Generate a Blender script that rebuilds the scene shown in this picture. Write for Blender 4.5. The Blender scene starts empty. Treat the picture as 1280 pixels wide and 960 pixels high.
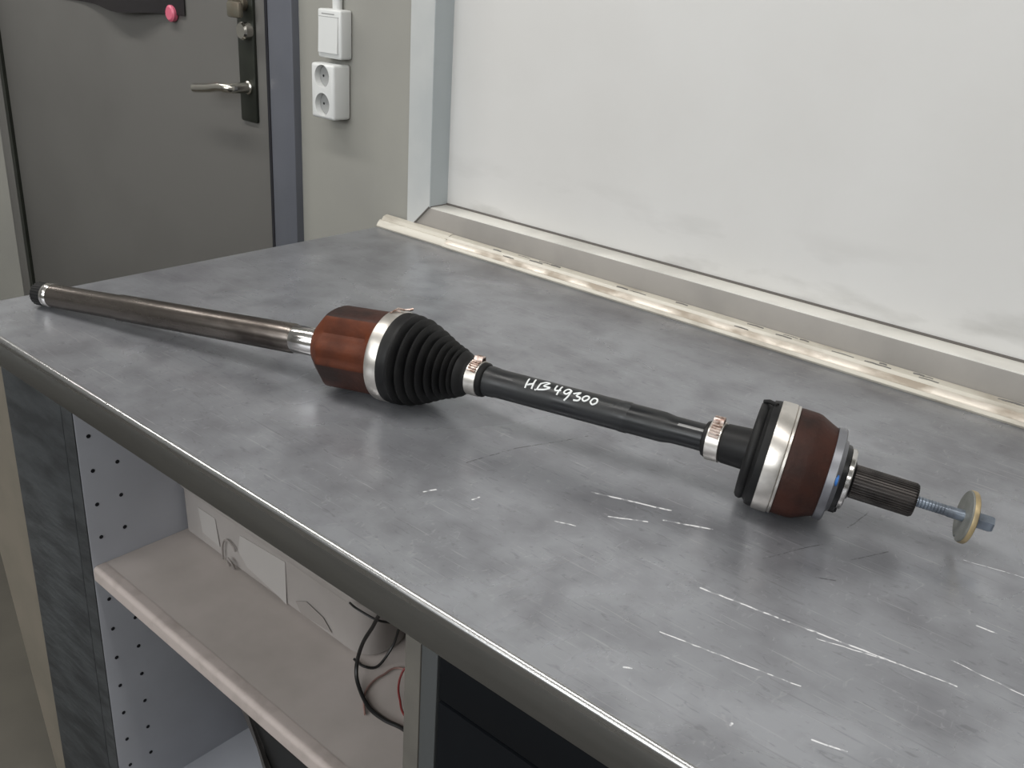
import bpy, bmesh, math, random
from mathutils import Vector, Matrix, Euler

random.seed(7)
SC = bpy.context.scene
C = SC.collection
TZ = 0.88            # height of the bench top above the floor

# ---------------------------------------------------------------- camera
cam_d = bpy.data.cameras.new('camera')
cam = bpy.data.objects.new('camera', cam_d); C.objects.link(cam)
cam_d.sensor_width = 36.0
cam_d.lens = 36.0 * 1203.8 / 1280.0
cam_d.clip_start = 0.02
cam.location = (0, 0, TZ + 0.43)
cam.rotation_euler = Euler((1.16144095, -0.06274416, 0.71485039), 'XYZ')
SC.camera = cam

# ---------------------------------------------------------------- world and light
w = bpy.data.worlds.new('world'); SC.world = w; w.use_nodes = True
bg = w.node_tree.nodes['Background']
bg.inputs[0].default_value = (0.75, 0.82, 0.9, 1); bg.inputs[1].default_value = 0.25

def area(name, loc, size, energy, color=(1, 0.975, 0.94), rot=(0, 0, 0)):
    l = bpy.data.lights.new(name, 'AREA'); l.shape = 'RECTANGLE'
    l.size, l.size_y = size; l.energy = energy; l.color = color
    o = bpy.data.objects.new(name, l); C.objects.link(o)
    o.location = loc; o.rotation_euler = rot
    return o

for lx, ly, le in ((-2.75, 0.25, 19), (-1.4, 0.25, 15), (-0.05, 0.25, 9), (1.3, 0.25, 6), (-2.0, -1.6, 9), (-0.65, -1.6, 9), (0.7, -1.6, 9)):
    area('ceiling_lamp', (lx, ly, 2.62), (1.2, 0.16), le)
# soft fill light added behind the camera, lifting upright faces and the shelves
area('front_fill', (-0.6, -2.95, 2.10), (3.6, 0.9), 70, (0.95, 0.98, 1.0), (math.radians(90), 0, 0))

vs = SC.view_settings
vs.view_transform = 'Standard'; vs.look = 'None'; vs.gamma = 1.0
vs.use_curve_mapping = False
vs.exposure = -0.06

# ---------------------------------------------------------------- materials
def s2l(c):
    return tuple(((v / 255) / 12.92 if v / 255 <= 0.04045 else ((v / 255 + 0.055) / 1.055) ** 2.4) for v in c)

def mat(name, col, rough=0.5, metal=0.0, col2=None, scale=8.0, detail=6.0, lo=0.4, hi=0.65,
        bump=0.0, bscale=60.0, rvar=0.0, spec=0.5, stretch=None):
    """Principled surface, colour 1 mixed with colour 2 by a noise; colours given in linear values."""
    m = bpy.data.materials.new(name); m.use_nodes = True
    nt = m.node_tree; N = nt.nodes; L = nt.links
    b = N['Principled BSDF']
    b.inputs['Base Color'].default_value = (*col, 1)
    b.inputs['Roughness'].default_value = rough
    b.inputs['Metallic'].default_value = metal
    b.inputs['Specular IOR Level'].default_value = spec
    tc = N.new('ShaderNodeTexCoord'); mp = N.new('ShaderNodeMapping')
    L.new(tc.outputs['Object'], mp.inputs['Vector'])
    if stretch: mp.inputs['Scale'].default_value = stretch
    if col2 is not None:
        n = N.new('ShaderNodeTexNoise'); n.inputs['Scale'].default_value = scale; n.inputs['Detail'].default_value = detail
        L.new(mp.outputs[0], n.inputs['Vector'])
        r = N.new('ShaderNodeMapRange'); r.inputs[1].default_value = lo; r.inputs[2].default_value = hi
        L.new(n.outputs['Fac'], r.inputs[0])
        mx = N.new('ShaderNodeMix'); mx.data_type = 'RGBA'
        mx.inputs[6].default_value = (*col, 1); mx.inputs[7].default_value = (*col2, 1)
        L.new(r.outputs[0], mx.inputs[0]); L.new(mx.outputs[2], b.inputs['Base Color'])
        if rvar:
            r2 = N.new('ShaderNodeMapRange'); r2.inputs[1].default_value = lo; r2.inputs[2].default_value = hi
            r2.inputs[3].default_value = rough; r2.inputs[4].default_value = rough + rvar
            L.new(n.outputs['Fac'], r2.inputs[0]); L.new(r2.outputs[0], b.inputs['Roughness'])
    if bump:
        n2 = N.new('ShaderNodeTexNoise'); n2.inputs['Scale'].default_value = bscale; n2.inputs['Detail'].default_value = 5
        L.new(mp.outputs[0], n2.inputs['Vector'])
        bp = N.new('ShaderNodeBump'); bp.inputs['Strength'].default_value = bump; bp.inputs['Distance'].default_value = 0.002
        L.new(n2.outputs['Fac'], bp.inputs['Height']); L.new(bp.outputs[0], b.inputs['Normal'])
    return m

def seg_group():
    """Distance mask to a line segment, for scratches at fixed places on the sheet metal."""
    g = bpy.data.node_groups.new('scratch_mask', 'ShaderNodeTree')
    for n, t in (('P', 'NodeSocketVector'), ('A', 'NodeSocketVector'), ('B', 'NodeSocketVector'), ('W', 'NodeSocketFloat')):
        g.interface.new_socket(n, in_out='INPUT', socket_type=t)
    g.interface.new_socket('Mask', in_out='OUTPUT', socket_type='NodeSocketFloat')
    N = g.nodes; L = g.links
    gi = N.new('NodeGroupInput'); go = N.new('NodeGroupOutput')
    def vm(op, a, b=None):
        n = N.new('ShaderNodeVectorMath'); n.operation = op
        L.new(a, n.inputs[0])
        if b is not None: L.new(b, n.inputs[1])
        return n
    pa = vm('SUBTRACT', gi.outputs['P'], gi.outputs['A']); ba = vm('SUBTRACT', gi.outputs['B'], gi.outputs['A'])
    d1 = vm('DOT_PRODUCT', pa.outputs[0], ba.outputs[0]); d2 = vm('DOT_PRODUCT', ba.outputs[0], ba.outputs[0])
    dv = N.new('ShaderNodeMath'); dv.operation = 'DIVIDE'; dv.use_clamp = True
    L.new(d1.outputs['Value'], dv.inputs[0]); L.new(d2.outputs['Value'], dv.inputs[1])
    sc = N.new('ShaderNodeVectorMath'); sc.operation = 'SCALE'
    L.new(ba.outputs[0], sc.inputs[0]); L.new(dv.outputs[0], sc.inputs['Scale'])
    df = vm('SUBTRACT', pa.outputs[0], sc.outputs[0]); ln = vm('LENGTH', df.outputs[0])
    q = N.new('ShaderNodeMath'); q.operation = 'DIVIDE'
    L.new(ln.outputs['Value'], q.inputs[0]); L.new(gi.outputs['W'], q.inputs[1])
    s = N.new('ShaderNodeMath'); s.operation = 'SUBTRACT'; s.use_clamp = True
    s.inputs[0].default_value = 1.0; L.new(q.outputs[0], s.inputs[1])
    L.new(s.outputs[0], go.inputs[0])
    return g

LIGHT_SCRATCH = [(-0.422, 0.638, -0.355, 0.663, 11), (-0.387, 0.614, -0.358, 0.632, 8), (-0.35, 0.645, -0.313, 0.663, 9),
    (-0.414, 0.574, -0.398, 0.581, 6), (-0.275, 0.581, -0.15, 0.6, 8), (-0.15, 0.6, -0.091, 0.609, 6), (-0.183, 0.588, -0.128, 0.604, 5),
    (-0.268, 0.512, -0.169, 0.531, 5), (-0.103, 0.635, -0.054, 0.633, 5), (-0.103, 0.691, -0.089, 0.692, 7),
    (-0.139, 0.778, -0.095, 0.788, 4), (-0.141, 0.49, -0.121, 0.496, 7), (-0.185, 0.467, -0.185, 0.465, 9),
    (-0.487, 0.549, -0.485, 0.556, 8), (-0.525, 0.527, -0.521, 0.538, 8), (-0.264, 0.462, -0.26, 0.465, 8)]
DARK_SCRATCH = [(-0.537, 0.595, -0.525, 0.652, 9), (-0.525, 0.652, -0.505, 0.696, 9), (-0.505, 0.696, -0.493, 0.727, 8),
    (-0.217, 0.661, -0.204, 0.668, 9), (-0.23, 0.754, -0.228, 0.795, 7), (-0.207, 0.707, -0.19, 0.742, 7), (-0.26, 0.655, -0.235, 0.712, 6)]

def add_smudges(m, z0):
    """Grey hand and tool smudges low on the panel, fading out upwards."""
    N = m.node_tree.nodes; L = m.node_tree.links; b = N['Principled BSDF']
    src = b.inputs['Base Color'].links[0].from_socket
    tc = N.new('ShaderNodeTexCoord'); sp = N.new('ShaderNodeSeparateXYZ'); L.new(tc.outputs['Object'], sp.inputs[0])
    h = N.new('ShaderNodeMapRange'); L.new(sp.outputs['Z'], h.inputs[0])
    h.inputs[1].default_value = z0; h.inputs[2].default_value = z0 + 0.10; h.inputs[3].default_value = 1; h.inputs[4].default_value = 0
    mp = N.new('ShaderNodeMapping'); mp.inputs['Scale'].default_value = (5, 5, 16); L.new(tc.outputs['Object'], mp.inputs[0])
    n = N.new('ShaderNodeTexNoise'); n.inputs['Scale'].default_value = 1.0; n.inputs['Detail'].default_value = 6; L.new(mp.outputs[0], n.inputs['Vector'])
    q = N.new('ShaderNodeMapRange'); q.inputs[1].default_value = 0.52; q.inputs[2].default_value = 0.78; L.new(n.outputs['Fac'], q.inputs[0])
    k = N.new('ShaderNodeMath'); k.operation = 'MULTIPLY'; L.new(h.outputs[0], k.inputs[0]); L.new(q.outputs[0], k.inputs[1])
    x = N.new('ShaderNodeMix'); x.data_type = 'RGBA'; L.new(k.outputs[0], x.inputs[0]); L.new(src, x.inputs[6]); x.inputs[7].default_value = (0.25, 0.24, 0.22, 1)
    L.new(x.outputs[2], b.inputs['Base Color'])

def sheet_metal():
    m = bpy.data.materials.new('galvanised_sheet'); m.use_nodes = True
    nt = m.node_tree; N = nt.nodes; L = nt.links; b = N['Principled BSDF']
    tc = N.new('ShaderNodeTexCoord')
    def noise(scale, detail=5, dist=0.0, stretch=None, rz=0.0):
        n = N.new('ShaderNodeTexNoise'); n.inputs['Scale'].default_value = scale; n.inputs['Detail'].default_value = detail
        n.inputs['Distortion'].default_value = dist
        if stretch:
            mp = N.new('ShaderNodeMapping'); mp.inputs['Scale'].default_value = stretch; mp.inputs['Rotation'].default_value = (0, 0, rz)
            L.new(tc.outputs['Object'], mp.inputs[0]); L.new(mp.outputs[0], n.inputs['Vector'])
        else: L.new(tc.outputs['Object'], n.inputs['Vector'])
        return n.outputs['Fac']
    def rng(x, a, bb, c=0.0, d=1.0):
        r = N.new('ShaderNodeMapRange'); L.new(x, r.inputs[0])
        for i, v in enumerate((a, bb, c, d)): r.inputs[i + 1].default_value = v
        return r.outputs[0]
    def mix(f, a, bb):
        x = N.new('ShaderNodeMix'); x.data_type = 'RGBA'
        L.new(f, x.inputs[0])
        for s, v in ((6, a), (7, bb)):
            if isinstance(v, tuple): x.inputs[s].default_value = (*v, 1)
            else: L.new(v, x.inputs[s])
        return x.outputs[2]
    big = noise(5.5, 7, 0.6); mid = noise(22, 5, 0.15); fine = noise(130, 4)
    c = mix(rng(big, 0.35, 0.68), TOP_A, TOP_B)
    c = mix(rng(mid, 0.42, 0.72, 0, 0.5), c, TOP_C)
    st3 = noise(1.0, 4, 1.2, (60, 200, 1), 0.9); c = mix(rng(st3, 0.60, 0.72, 0, 0.3), c, (0.09, 0.09, 0.10))
    st4 = noise(1.0, 4, 1.5, (150, 70, 1), 0.2); c = mix(rng(st4, 0.62, 0.74, 0, 0.25), c, (0.5, 0.5, 0.52))
    st1 = noise(1.0, 3, 0.3, (18, 420, 1), 0.25); st2 = noise(1.0, 3, 0.3, (14, 380, 1), -1.1)
    c = mix(rng(st1, 0.63, 0.72, 0, 0.22), c, (0.62, 0.62, 0.63))
    c = mix(rng(st2, 0.64, 0.74, 0, 0.28), c, (0.1, 0.1, 0.11))
    c = mix(rng(fine, 0.66, 0.74, 0, 0.25), c, (0.13, 0.13, 0.135))
    g = seg_group()
    wob = N.new('ShaderNodeVectorMath'); wob.operation = 'SCALE'; wob.inputs['Scale'].default_value = 0.003
    nn = N.new('ShaderNodeTexNoise'); nn.inputs['Scale'].default_value = 60; L.new(tc.outputs['Object'], nn.inputs['Vector'])
    L.new(nn.outputs['Color'], wob.inputs[0])
    off = N.new('ShaderNodeVectorMath'); off.operation = 'ADD'; L.new(tc.outputs['Object'], off.inputs[0]); L.new(wob.outputs[0], off.inputs[1])
    flat = N.new('ShaderNodeVectorMath'); flat.operation = 'MULTIPLY'; L.new(off.outputs[0], flat.inputs[0]); flat.inputs[1].default_value = (1, 1, 0)
    def masks(lst):
        prev = None
        for x0, y0, x1, y1, wd in lst:
            n = N.new('ShaderNodeGroup'); n.node_tree = g; L.new(flat.outputs[0], n.inputs['P'])
            n.inputs['A'].default_value = (x0 + .0015, y0 + .0015, 0); n.inputs['B'].default_value = (x1 + .0015, y1 + .0015, 0)
            n.inputs['W'].default_value = wd * 1.5e-4
            if prev is None: prev = n.outputs[0]
            else:
                mm = N.new('ShaderNodeMath'); mm.operation = 'MAXIMUM'
                L.new(prev, mm.inputs[0]); L.new(n.outputs[0], mm.inputs[1]); prev = mm.outputs[0]
        return prev
    ls = masks(LIGHT_SCRATCH); ds = masks(DARK_SCRATCH)
    brk = rng(noise(170, 3), 0.42, 0.55, 0.15, 1.0)
    lm = N.new('ShaderNodeMath'); lm.operation = 'MULTIPLY'; L.new(rng(ls, 0.1, 0.6), lm.inputs[0]); L.new(brk, lm.inputs[1])
    dm = N.new('ShaderNodeMath'); dm.operation = 'MULTIPLY'; L.new(rng(ds, 0.1, 0.9, 0, 0.75), dm.inputs[0]); L.new(brk, dm.inputs[1])
    c = mix(dm.outputs[0], c, (0.045, 0.045, 0.05))
    c = mix(lm.outputs[0], c, (0.72, 0.72, 0.73))
    L.new(c, b.inputs['Base Color'])
    met = N.new('ShaderNodeMath'); met.operation = 'SUBTRACT'; met.use_clamp = True; met.inputs[0].default_value = TOP_METAL
    L.new(lm.outputs[0], met.inputs[1]); L.new(met.outputs[0], b.inputs['Metallic'])
    L.new(rng(big, 0.3, 0.7, TOP_R0, TOP_R1), b.inputs['Roughness'])
    bp = N.new('ShaderNodeBump'); bp.inputs['Strength'].default_value = 0.03; bp.inputs['Distance'].default_value = 0.002
    L.new(mid, bp.inputs['Height']); L.new(bp.outputs[0], b.inputs['Normal'])
    return m

TOP_A = (0.345, 0.355, 0.378); TOP_B = (0.240, 0.244, 0.262); TOP_C = (0.14, 0.138, 0.152)
TOP_METAL = 0.5; TOP_R0 = 0.25; TOP_R1 = 0.33

M = {
 'sheet': sheet_metal(),
 'nose': mat('highlight_edge_steel', (0.50, 0.50, 0.50), 0.24, 0.95, (0.40, 0.40, 0.40), 40, stretch=(0.2, 1, 1), rvar=0.08),  # paler, shinier metal than the sheet, to put the lamp highlight on the nose
 'apron': mat('apron_steel', (0.27, 0.27, 0.265), 0.36, 0.9, (0.22, 0.22, 0.215), 9, stretch=(0.4, 1, 4)),
 'panel': mat('white_wall_panel', (0.62, 0.615, 0.60), 0.55, 0, (0.56, 0.55, 0.53), 2.2, lo=0.45, hi=0.8),
 'wall': mat('grey_wall_paint', (0.30, 0.295, 0.265), 0.6, 0, (0.26, 0.255, 0.235), 3.5, lo=0.4, hi=0.75),
 'jamb': mat('white_frame_paint', (0.50, 0.51, 0.50), 0.5, 0, (0.42, 0.44, 0.44), 6),
 'reveal': mat('bluish_shaded_reveal', (0.46, 0.50, 0.515), 0.5, 0, (0.42, 0.46, 0.475), 6),  # bluish paint, with part of the reveal's shade put into the colour
 'sill': mat('greige_sill_paint', (0.33, 0.31, 0.285), 0.55, 0, (0.28, 0.265, 0.245), 12, bump=0.05),
 'silltop': mat('dusty_sill_top', (0.68, 0.665, 0.62), 0.6, 0, (0.44, 0.43, 0.40), 10, lo=0.45, hi=0.8),
 'crack': mat('dark_joint', (0.13, 0.12, 0.11), 0.8),
 'bead': mat('cream_plastic_bead', (0.54, 0.51, 0.44), 0.34, 0, (0.30, 0.265, 0.215), 30, lo=0.50, hi=0.72, stretch=(0.35, 1, 1), rvar=0.2),
 'foil': mat('worn_metal_strip', (0.62, 0.57, 0.50), 0.36, 0.35, (0.36, 0.31, 0.25), 28, lo=0.45, hi=0.60, stretch=(0.5, 1, 1), rvar=0.25),
 'door': mat('grey_door_paint', (0.135, 0.131, 0.123), 0.4, 0, (0.120, 0.116, 0.109), 3),
 'frame': mat('blue_grey_frame_paint', (0.115, 0.121, 0.142), 0.4, 0, (0.100, 0.106, 0.124), 5),
 'gap': mat('black_gap', (0.008, 0.008, 0.012), 0.9),
 'paper': mat('black_sheet', (0.008, 0.006, 0.007), 0.6),
 'pink': mat('pink_plastic', (0.62, 0.13, 0.20), 0.4),
 'plate': mat('dark_door_plate', (0.028, 0.031, 0.024), 0.42, 0.3, (0.02, 0.022, 0.018), 20),
 'chrome': mat('brushed_chrome', (0.62, 0.60, 0.55), 0.24, 1.0),
 'brass': mat('worn_brass', (0.20, 0.17, 0.13), 0.4, 0.6, (0.2, 0.19, 0.15), 60),
 'plastic': mat('white_plastic', (0.66, 0.67, 0.66), 0.38, 0),
 'plastic_g': mat('grey_shaded_plastic', (0.33, 0.335, 0.33), 0.5, 0),  # grey carries the socket wells' shade; rocker gap and label strip share it
 'rust': mat('brown_rusty_steel', (0.098, 0.023, 0.007), 0.6, 0.0, (0.050, 0.014, 0.007), 34, spec=0.25, lo=0.42, hi=0.72, bump=0.25, bscale=240, rvar=0.15),
 'rust2': mat('dark_brown_rusty_steel', (0.048, 0.014, 0.008), 0.55, 0.0, (0.019, 0.009, 0.007), 30, spec=0.3, lo=0.35, hi=0.68, bump=0.25, bscale=240, rvar=0.15),
 'tube': mat('greasy_bare_steel', (0.19, 0.168, 0.152), 0.24, 0.9, (0.05, 0.042, 0.037), 26, lo=0.38, hi=0.68, stretch=(0.35, 1, 1), rvar=0.14, bump=0.04),
 'polish': mat('polished_steel', (0.72, 0.70, 0.68), 0.16, 1.0, (0.42, 0.41, 0.40), 40, lo=0.5, hi=0.8),
 'band': mat('clamp_band_steel', (0.66, 0.63, 0.59), 0.32, 0.9, (0.44, 0.42, 0.39), 50, lo=0.45, hi=0.75, rvar=0.1),
 'crimp': mat('crimped_band_steel', (0.60, 0.50, 0.45), 0.35, 0.8, (0.22, 0.14, 0.11), 180, lo=0.42, hi=0.6),
 'rubber': mat('black_rubber', (0.0065, 0.0065, 0.007), 0.48, 0, (0.010, 0.010, 0.010), 40, spec=0.28, rvar=0.15),
 'black': mat('black_shaft_paint', (0.0065, 0.0075, 0.009), 0.30, 0, (0.012, 0.013, 0.014), 30, spec=0.45, rvar=0.2),
 'scuff': mat('scuffed_black_paint', (0.03, 0.033, 0.034), 0.38, 0.1, (0.011, 0.012, 0.013), 55, lo=0.45, hi=0.62),
 'scuff2': mat('rubbed_bare_paint', (0.17, 0.17, 0.17), 0.3, 0.3, (0.03, 0.03, 0.03), 70, lo=0.46, hi=0.62, stretch=(0.4, 1, 1)),
 'dark': mat('dark_greasy_steel', (0.010, 0.010, 0.010), 0.6, 0.0, spec=0.2),
 'flange': mat('grey_flange_steel', (0.24, 0.245, 0.265), 0.42, 0.7, (0.16, 0.16, 0.175), 30),
 'blue': mat('blue_paint_mark', (0.03, 0.14, 0.42), 0.45),
 'spline': mat('dull_spline_steel', (0.065, 0.058, 0.055), 0.4, 0.7, (0.03, 0.027, 0.026), 50),
 'bolt': mat('zinc_bolt_steel', (0.26, 0.30, 0.36), 0.36, 0.8, (0.15, 0.17, 0.2), 70),
 'washer': mat('dull_washer_face', (0.22, 0.225, 0.21), 0.5, 0.4, (0.16, 0.165, 0.15), 60),
 'wrim': mat('yellow_passivated_rim', (0.40, 0.31, 0.17), 0.42, 0.45, (0.25, 0.2, 0.12), 60),
 'wpaint': mat('white_marker_paint', (0.80, 0.82, 0.82), 0.5),
 'lam': mat('white_laminate', (0.44, 0.455, 0.50), 0.5, 0, (0.39, 0.40, 0.44), 6),
 'post': mat('rough_grey_board', (0.046, 0.050, 0.053), 0.85, 0, (0.026, 0.028, 0.030), 22, bump=1.0, bscale=38, stretch=(0.7, 1, 2.2)),
 'plank': mat('beige_painted_board', (0.20, 0.175, 0.14), 0.7, 0, (0.165, 0.148, 0.118), 9),
 'edge': mat('board_edge', (0.17, 0.165, 0.155), 0.8, 0, (0.12, 0.115, 0.108), 30),
 'shelf': mat('dusty_greige_shelf', (0.48, 0.43, 0.405), 0.7, 0, (0.35, 0.315, 0.29), 9, lo=0.35, hi=0.75),
 'shelfedge': mat('pale_shelf_edge', (0.47, 0.41, 0.385), 0.6, 0, (0.33, 0.285, 0.26), 35, lo=0.5, hi=0.8),
 'tray': mat('off_white_plastic', (0.36, 0.335, 0.32), 0.5, 0, (0.31, 0.285, 0.27), 8),
 'tape': mat('pale_tape', (0.395, 0.375, 0.36), 0.5),
 'smear': mat('grey_dirt_smear', (0.27, 0.245, 0.23), 0.8),
 'cab': mat('dark_cabinet_paint', (0.006, 0.0075, 0.010), 0.6, 0, (0.005, 0.006, 0.008), 4, spec=0.15),
 'cabside': mat('grey_cabinet_frame', (0.075, 0.08, 0.082), 0.5),
 'divider': mat('greige_divider_board', (0.15, 0.14, 0.122), 0.7, 0, (0.12, 0.113, 0.10), 14),
 'back': mat('shaded_back_board', (0.06, 0.055, 0.05), 0.8),  # dark colour stands in for the shadow at the back of the compartments
 'bin': mat('black_bin_plastic', (0.01, 0.01, 0.01), 0.5),
 'binrim': mat('grey_bin_rim', (0.07, 0.065, 0.062), 0.6),
 'floor': mat('brown_grey_floor', (0.085, 0.077, 0.062), 0.6, 0, (0.062, 0.056, 0.046), 5, bump=0.05),
 'ceil': mat('white_ceiling', (0.72, 0.72, 0.70), 0.8),
 'room': mat('pale_room_wall', (0.30, 0.30, 0.29), 0.8),
 'redc': mat('red_cable', (0.18, 0.018, 0.018), 0.5),
 'greyc': mat('grey_red_cable', (0.26, 0.16, 0.14), 0.5),
 'blackc': mat('black_cable', (0.008, 0.008, 0.008), 0.4),
 'oil': mat('black_grease', (0.006, 0.006, 0.007), 0.35),
}

add_smudges(M['panel'], TZ + 0.05)

# ---------------------------------------------------------------- mesh helpers
def add_box(bm, lo, hi, bevel=0.0, seg=2):
    x0, y0, z0 = lo; x1, y1, z1 = hi
    v = [bm.verts.new(p) for p in ((x0, y0, z0), (x1, y0, z0), (x1, y1, z0), (x0, y1, z0), (x0, y0, z1), (x1, y0, z1), (x1, y1, z1), (x0, y1, z1))]
    fs = [bm.faces.new([v[i] for i in q]) for q in ((3, 2, 1, 0), (4, 5, 6, 7), (0, 1, 5, 4), (1, 2, 6, 5), (2, 3, 7, 6), (3, 0, 4, 7))]
    if bevel:
        es = list({e for f in fs for e in f.edges})
        bmesh.ops.bevel(bm, geom=es, offset=bevel, segments=seg, affect='EDGES', profile=0.5)

def BX(lo, hi, bevel=0.0, seg=2):
    bm = bmesh.new(); add_box(bm, lo, hi, bevel, seg); return bm

def basis(d, upv=Vector((0, 0, 1))):
    """Axis frame: d along, u 'up', s towards the viewer's side of the bench (-y)."""
    d = d.normalized(); u = (upv - d * upv.dot(d)).normalized(); s = d.cross(u)
    if s.y > 0: s = -s
    return d, u, s

def add_lathe(bm, A, d, prof, n=48, u=None, s=None, fn=None, cap=True):
    """Turned shape: prof is [(distance along axis, radius)]; fn(s, angle, r) may reshape the radius."""
    if u is None: _, u, s = basis(d)
    rings = []
    for (q, r) in prof:
        ring = []
        for k in range(n):
            a = 2 * math.pi * k / n
            rr = fn(q, a, r) if fn else r
            ring.append(bm.verts.new(A + d * q + (u * math.cos(a) + s * math.sin(a)) * rr))
        rings.append(ring)
    for i in range(len(rings) - 1):
        for k in range(n):
            bm.faces.new((rings[i][k], rings[i][(k + 1) % n], rings[i + 1][(k + 1) % n], rings[i + 1][k]))
    if cap:
        for rg, q in ((rings[0], prof[0]), (rings[-1], prof[-1])):
            bm.faces.new(rg)

def LT(A, d, prof, n=48, **k):
    bm = bmesh.new(); add_lathe(bm, A, d, prof, n, **k); return bm

def add_tube(bm, pts, r, n=8):
    pts = [Vector(p) for p in pts]
    rings = []
    prevu = None
    for i, p in enumerate(pts):
        t = (pts[min(i + 1, len(pts) - 1)] - pts[max(i - 1, 0)]).normalized()
        u = prevu if prevu is not None else (Vector((0, 0, 1)) if abs(t.z) < 0.9 else Vector((1, 0, 0)))
        u = (u - t * u.dot(t)).normalized(); prevu = u; v = t.cross(u)
        rings.append([bm.verts.new(p + (u * math.cos(2 * math.pi * k / n) + v * math.sin(2 * math.pi * k / n)) * r) for k in range(n)])
    for i in range(len(rings) - 1):
        for k in range(n):
            bm.faces.new((rings[i][k], rings[i][(k + 1) % n], rings[i + 1][(k + 1) % n], rings[i + 1][k]))
    bm.faces.new(rings[0]); bm.faces.new(rings[-1])

def TB(pts, r, n=8):
    bm = bmesh.new(); add_tube(bm, pts, r, n); return bm

def smooth_path(P, k=6):
    P = [Vector(p) for p in P]; out = []
    for i in range(len(P) - 1):
        a = P[max(i - 1, 0)]; b = P[i]; c = P[i + 1]; e = P[min(i + 2, len(P) - 1)]
        for j in range(k):
            t = j / k
            out.append(0.5 * ((2 * b) + (c - a) * t + (2 * a - 5 * b + 4 * c - e) * t * t + (3 * b - a - 3 * c + e) * t ** 3))
    out.append(P[-1]); return out

def PR(poly, axis, a, b):
    """Prism: polygon in the plane across 'axis' drawn out from a to b."""
    bm = bmesh.new()
    def pt(p, q):
        return {'x': (q, p[0], p[1]), 'y': (p[0], q, p[1]), 'z': (p[0], p[1], q)}[axis]
    r0 = [bm.verts.new(pt(p, a)) for p in poly]; r1 = [bm.verts.new(pt(p, b)) for p in poly]
    n = len(poly)
    for k in range(n): bm.faces.new((r0[k], r0[(k + 1) % n], r1[(k + 1) % n], r1[k]))
    bm.faces.new(r0); bm.faces.new(r1)
    return bm

def obj(name, bm, m, parent=None, label=None, shift=None, flat=False, ang=35):
    """Links the bmesh (built in scene coordinates) as ONE mesh object, standing relative to its parent."""
    bmesh.ops.recalc_face_normals(bm, faces=bm.faces)
    me = bpy.data.meshes.new(name)
    off = Vector((0, 0, 0))
    if parent is not None: off = parent['_org'] if '_org' in parent else (0, 0, 0); off = Vector(off)
    bm.to_mesh(me); bm.free()
    if off.length: me.transform(Matrix.Translation(-off))
    if not flat:
        me.shade_smooth(); me.set_sharp_from_angle(angle=math.radians(ang))
    me.materials.append(M[m] if isinstance(m, str) else m)
    o = bpy.data.objects.new(name, me); C.objects.link(o)
    if parent is not None: o.parent = parent
    if label: o['label'] = label
    return o

def sub(name, bm, m, part, root, label=None, **k):
    """A sub-part: child of a part, built in scene coordinates."""
    o = obj(name, bm, m, root, label, **k); o.parent = part; return o

def thing(name, label, cat, loc, group=None):
    o = bpy.data.objects.new(name, None); C.objects.link(o); o.location = loc
    o.empty_display_size = 0.05
    o['label'] = label; o['category'] = cat; o['_org'] = tuple(loc)
    if group: o['group'] = group
    return o

def tag(o, label, cat, group=None):
    o['label'] = label; o['category'] = cat
    if group: o['group'] = group
    return o

def struct(name, bm, m, parent=None, label=None, **k):
    o = obj(name, bm, m, parent, label, **k)
    if parent is None: o['kind'] = 'structure'
    return o

def T(z): return z + TZ

# ---------------------------------------------------------------- setting
WY = 1.135
X0, X1, YF, ZC = -3.7, 2.4, -3.0, 2.7
struct('floor', BX((X0, YF, -0.05), (X1, 1.3, 0)), 'floor')
struct('ceiling', BX((X0, YF, ZC), (X1, 1.3, ZC + 0.05)), 'ceil')
struct('wall_left', BX((X0 - 0.1, YF, 0), (X0, 1.3, ZC)), 'room')
struct('wall_right', BX((X1, YF, 0), (X1 + 0.1, 1.3, ZC)), 'room')
struct('wall_front', BX((X0, YF - 0.1, 0), (X1, YF, ZC)), 'room')
# back wall round the door opening and round the sunk panel
bm = bmesh.new()
NX0, NX1, NZ0, NZ1 = -1.1319, 1.55, T(0.052), T(1.15)
add_box(bm, (X0, WY, 0), (-2.775, WY + 0.12, ZC))
add_box(bm, (-2.775, WY, T(1.22)), (-1.478, WY + 0.12, ZC))
add_box(bm, (-1.478, WY, 0), (NX0 - 0.02, WY + 0.12, ZC))
add_box(bm, (NX0 - 0.02, WY, 0), (X1, WY + 0.12, NZ0 - 0.02))
add_box(bm, (NX0 - 0.02, WY, NZ1 + 0.02), (X1, WY + 0.12, ZC))
add_box(bm, (NX1 + 0.02, WY, NZ0 - 0.02), (X1, WY + 0.12, NZ1 + 0.02))
struct('wall_back', bm, 'wall', flat=True)

# sunk white panel with its frame
RD = 0.036
wn = struct('panel_1', BX((NX0 - 0.01, WY + RD, NZ0 - 0.01), (NX1 + 0.01, WY + RD + 0.03, NZ1 + 0.01)), 'panel', label='blank white panel sunk in a frame above the bench')
obj('sill_face', BX((NX0 - 0.053, WY - 0.004, T(0.002)), (NX1 + 0.053, WY + 0.02, NZ0 - 0.0015), 0.0015), 'sill', wn)
obj('sill_top', BX((NX0 - 0.001, WY - 0.0035, NZ0 - 0.014), (NX1, WY + RD - 0.002, NZ0), 0.002), 'silltop', wn)
obj('joint_line', BX((NX0, WY + RD - 0.0025, NZ0 - 0.002), (NX1, WY + RD - 0.0004, NZ0 + 0.0024)), 'crack', wn)
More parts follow.
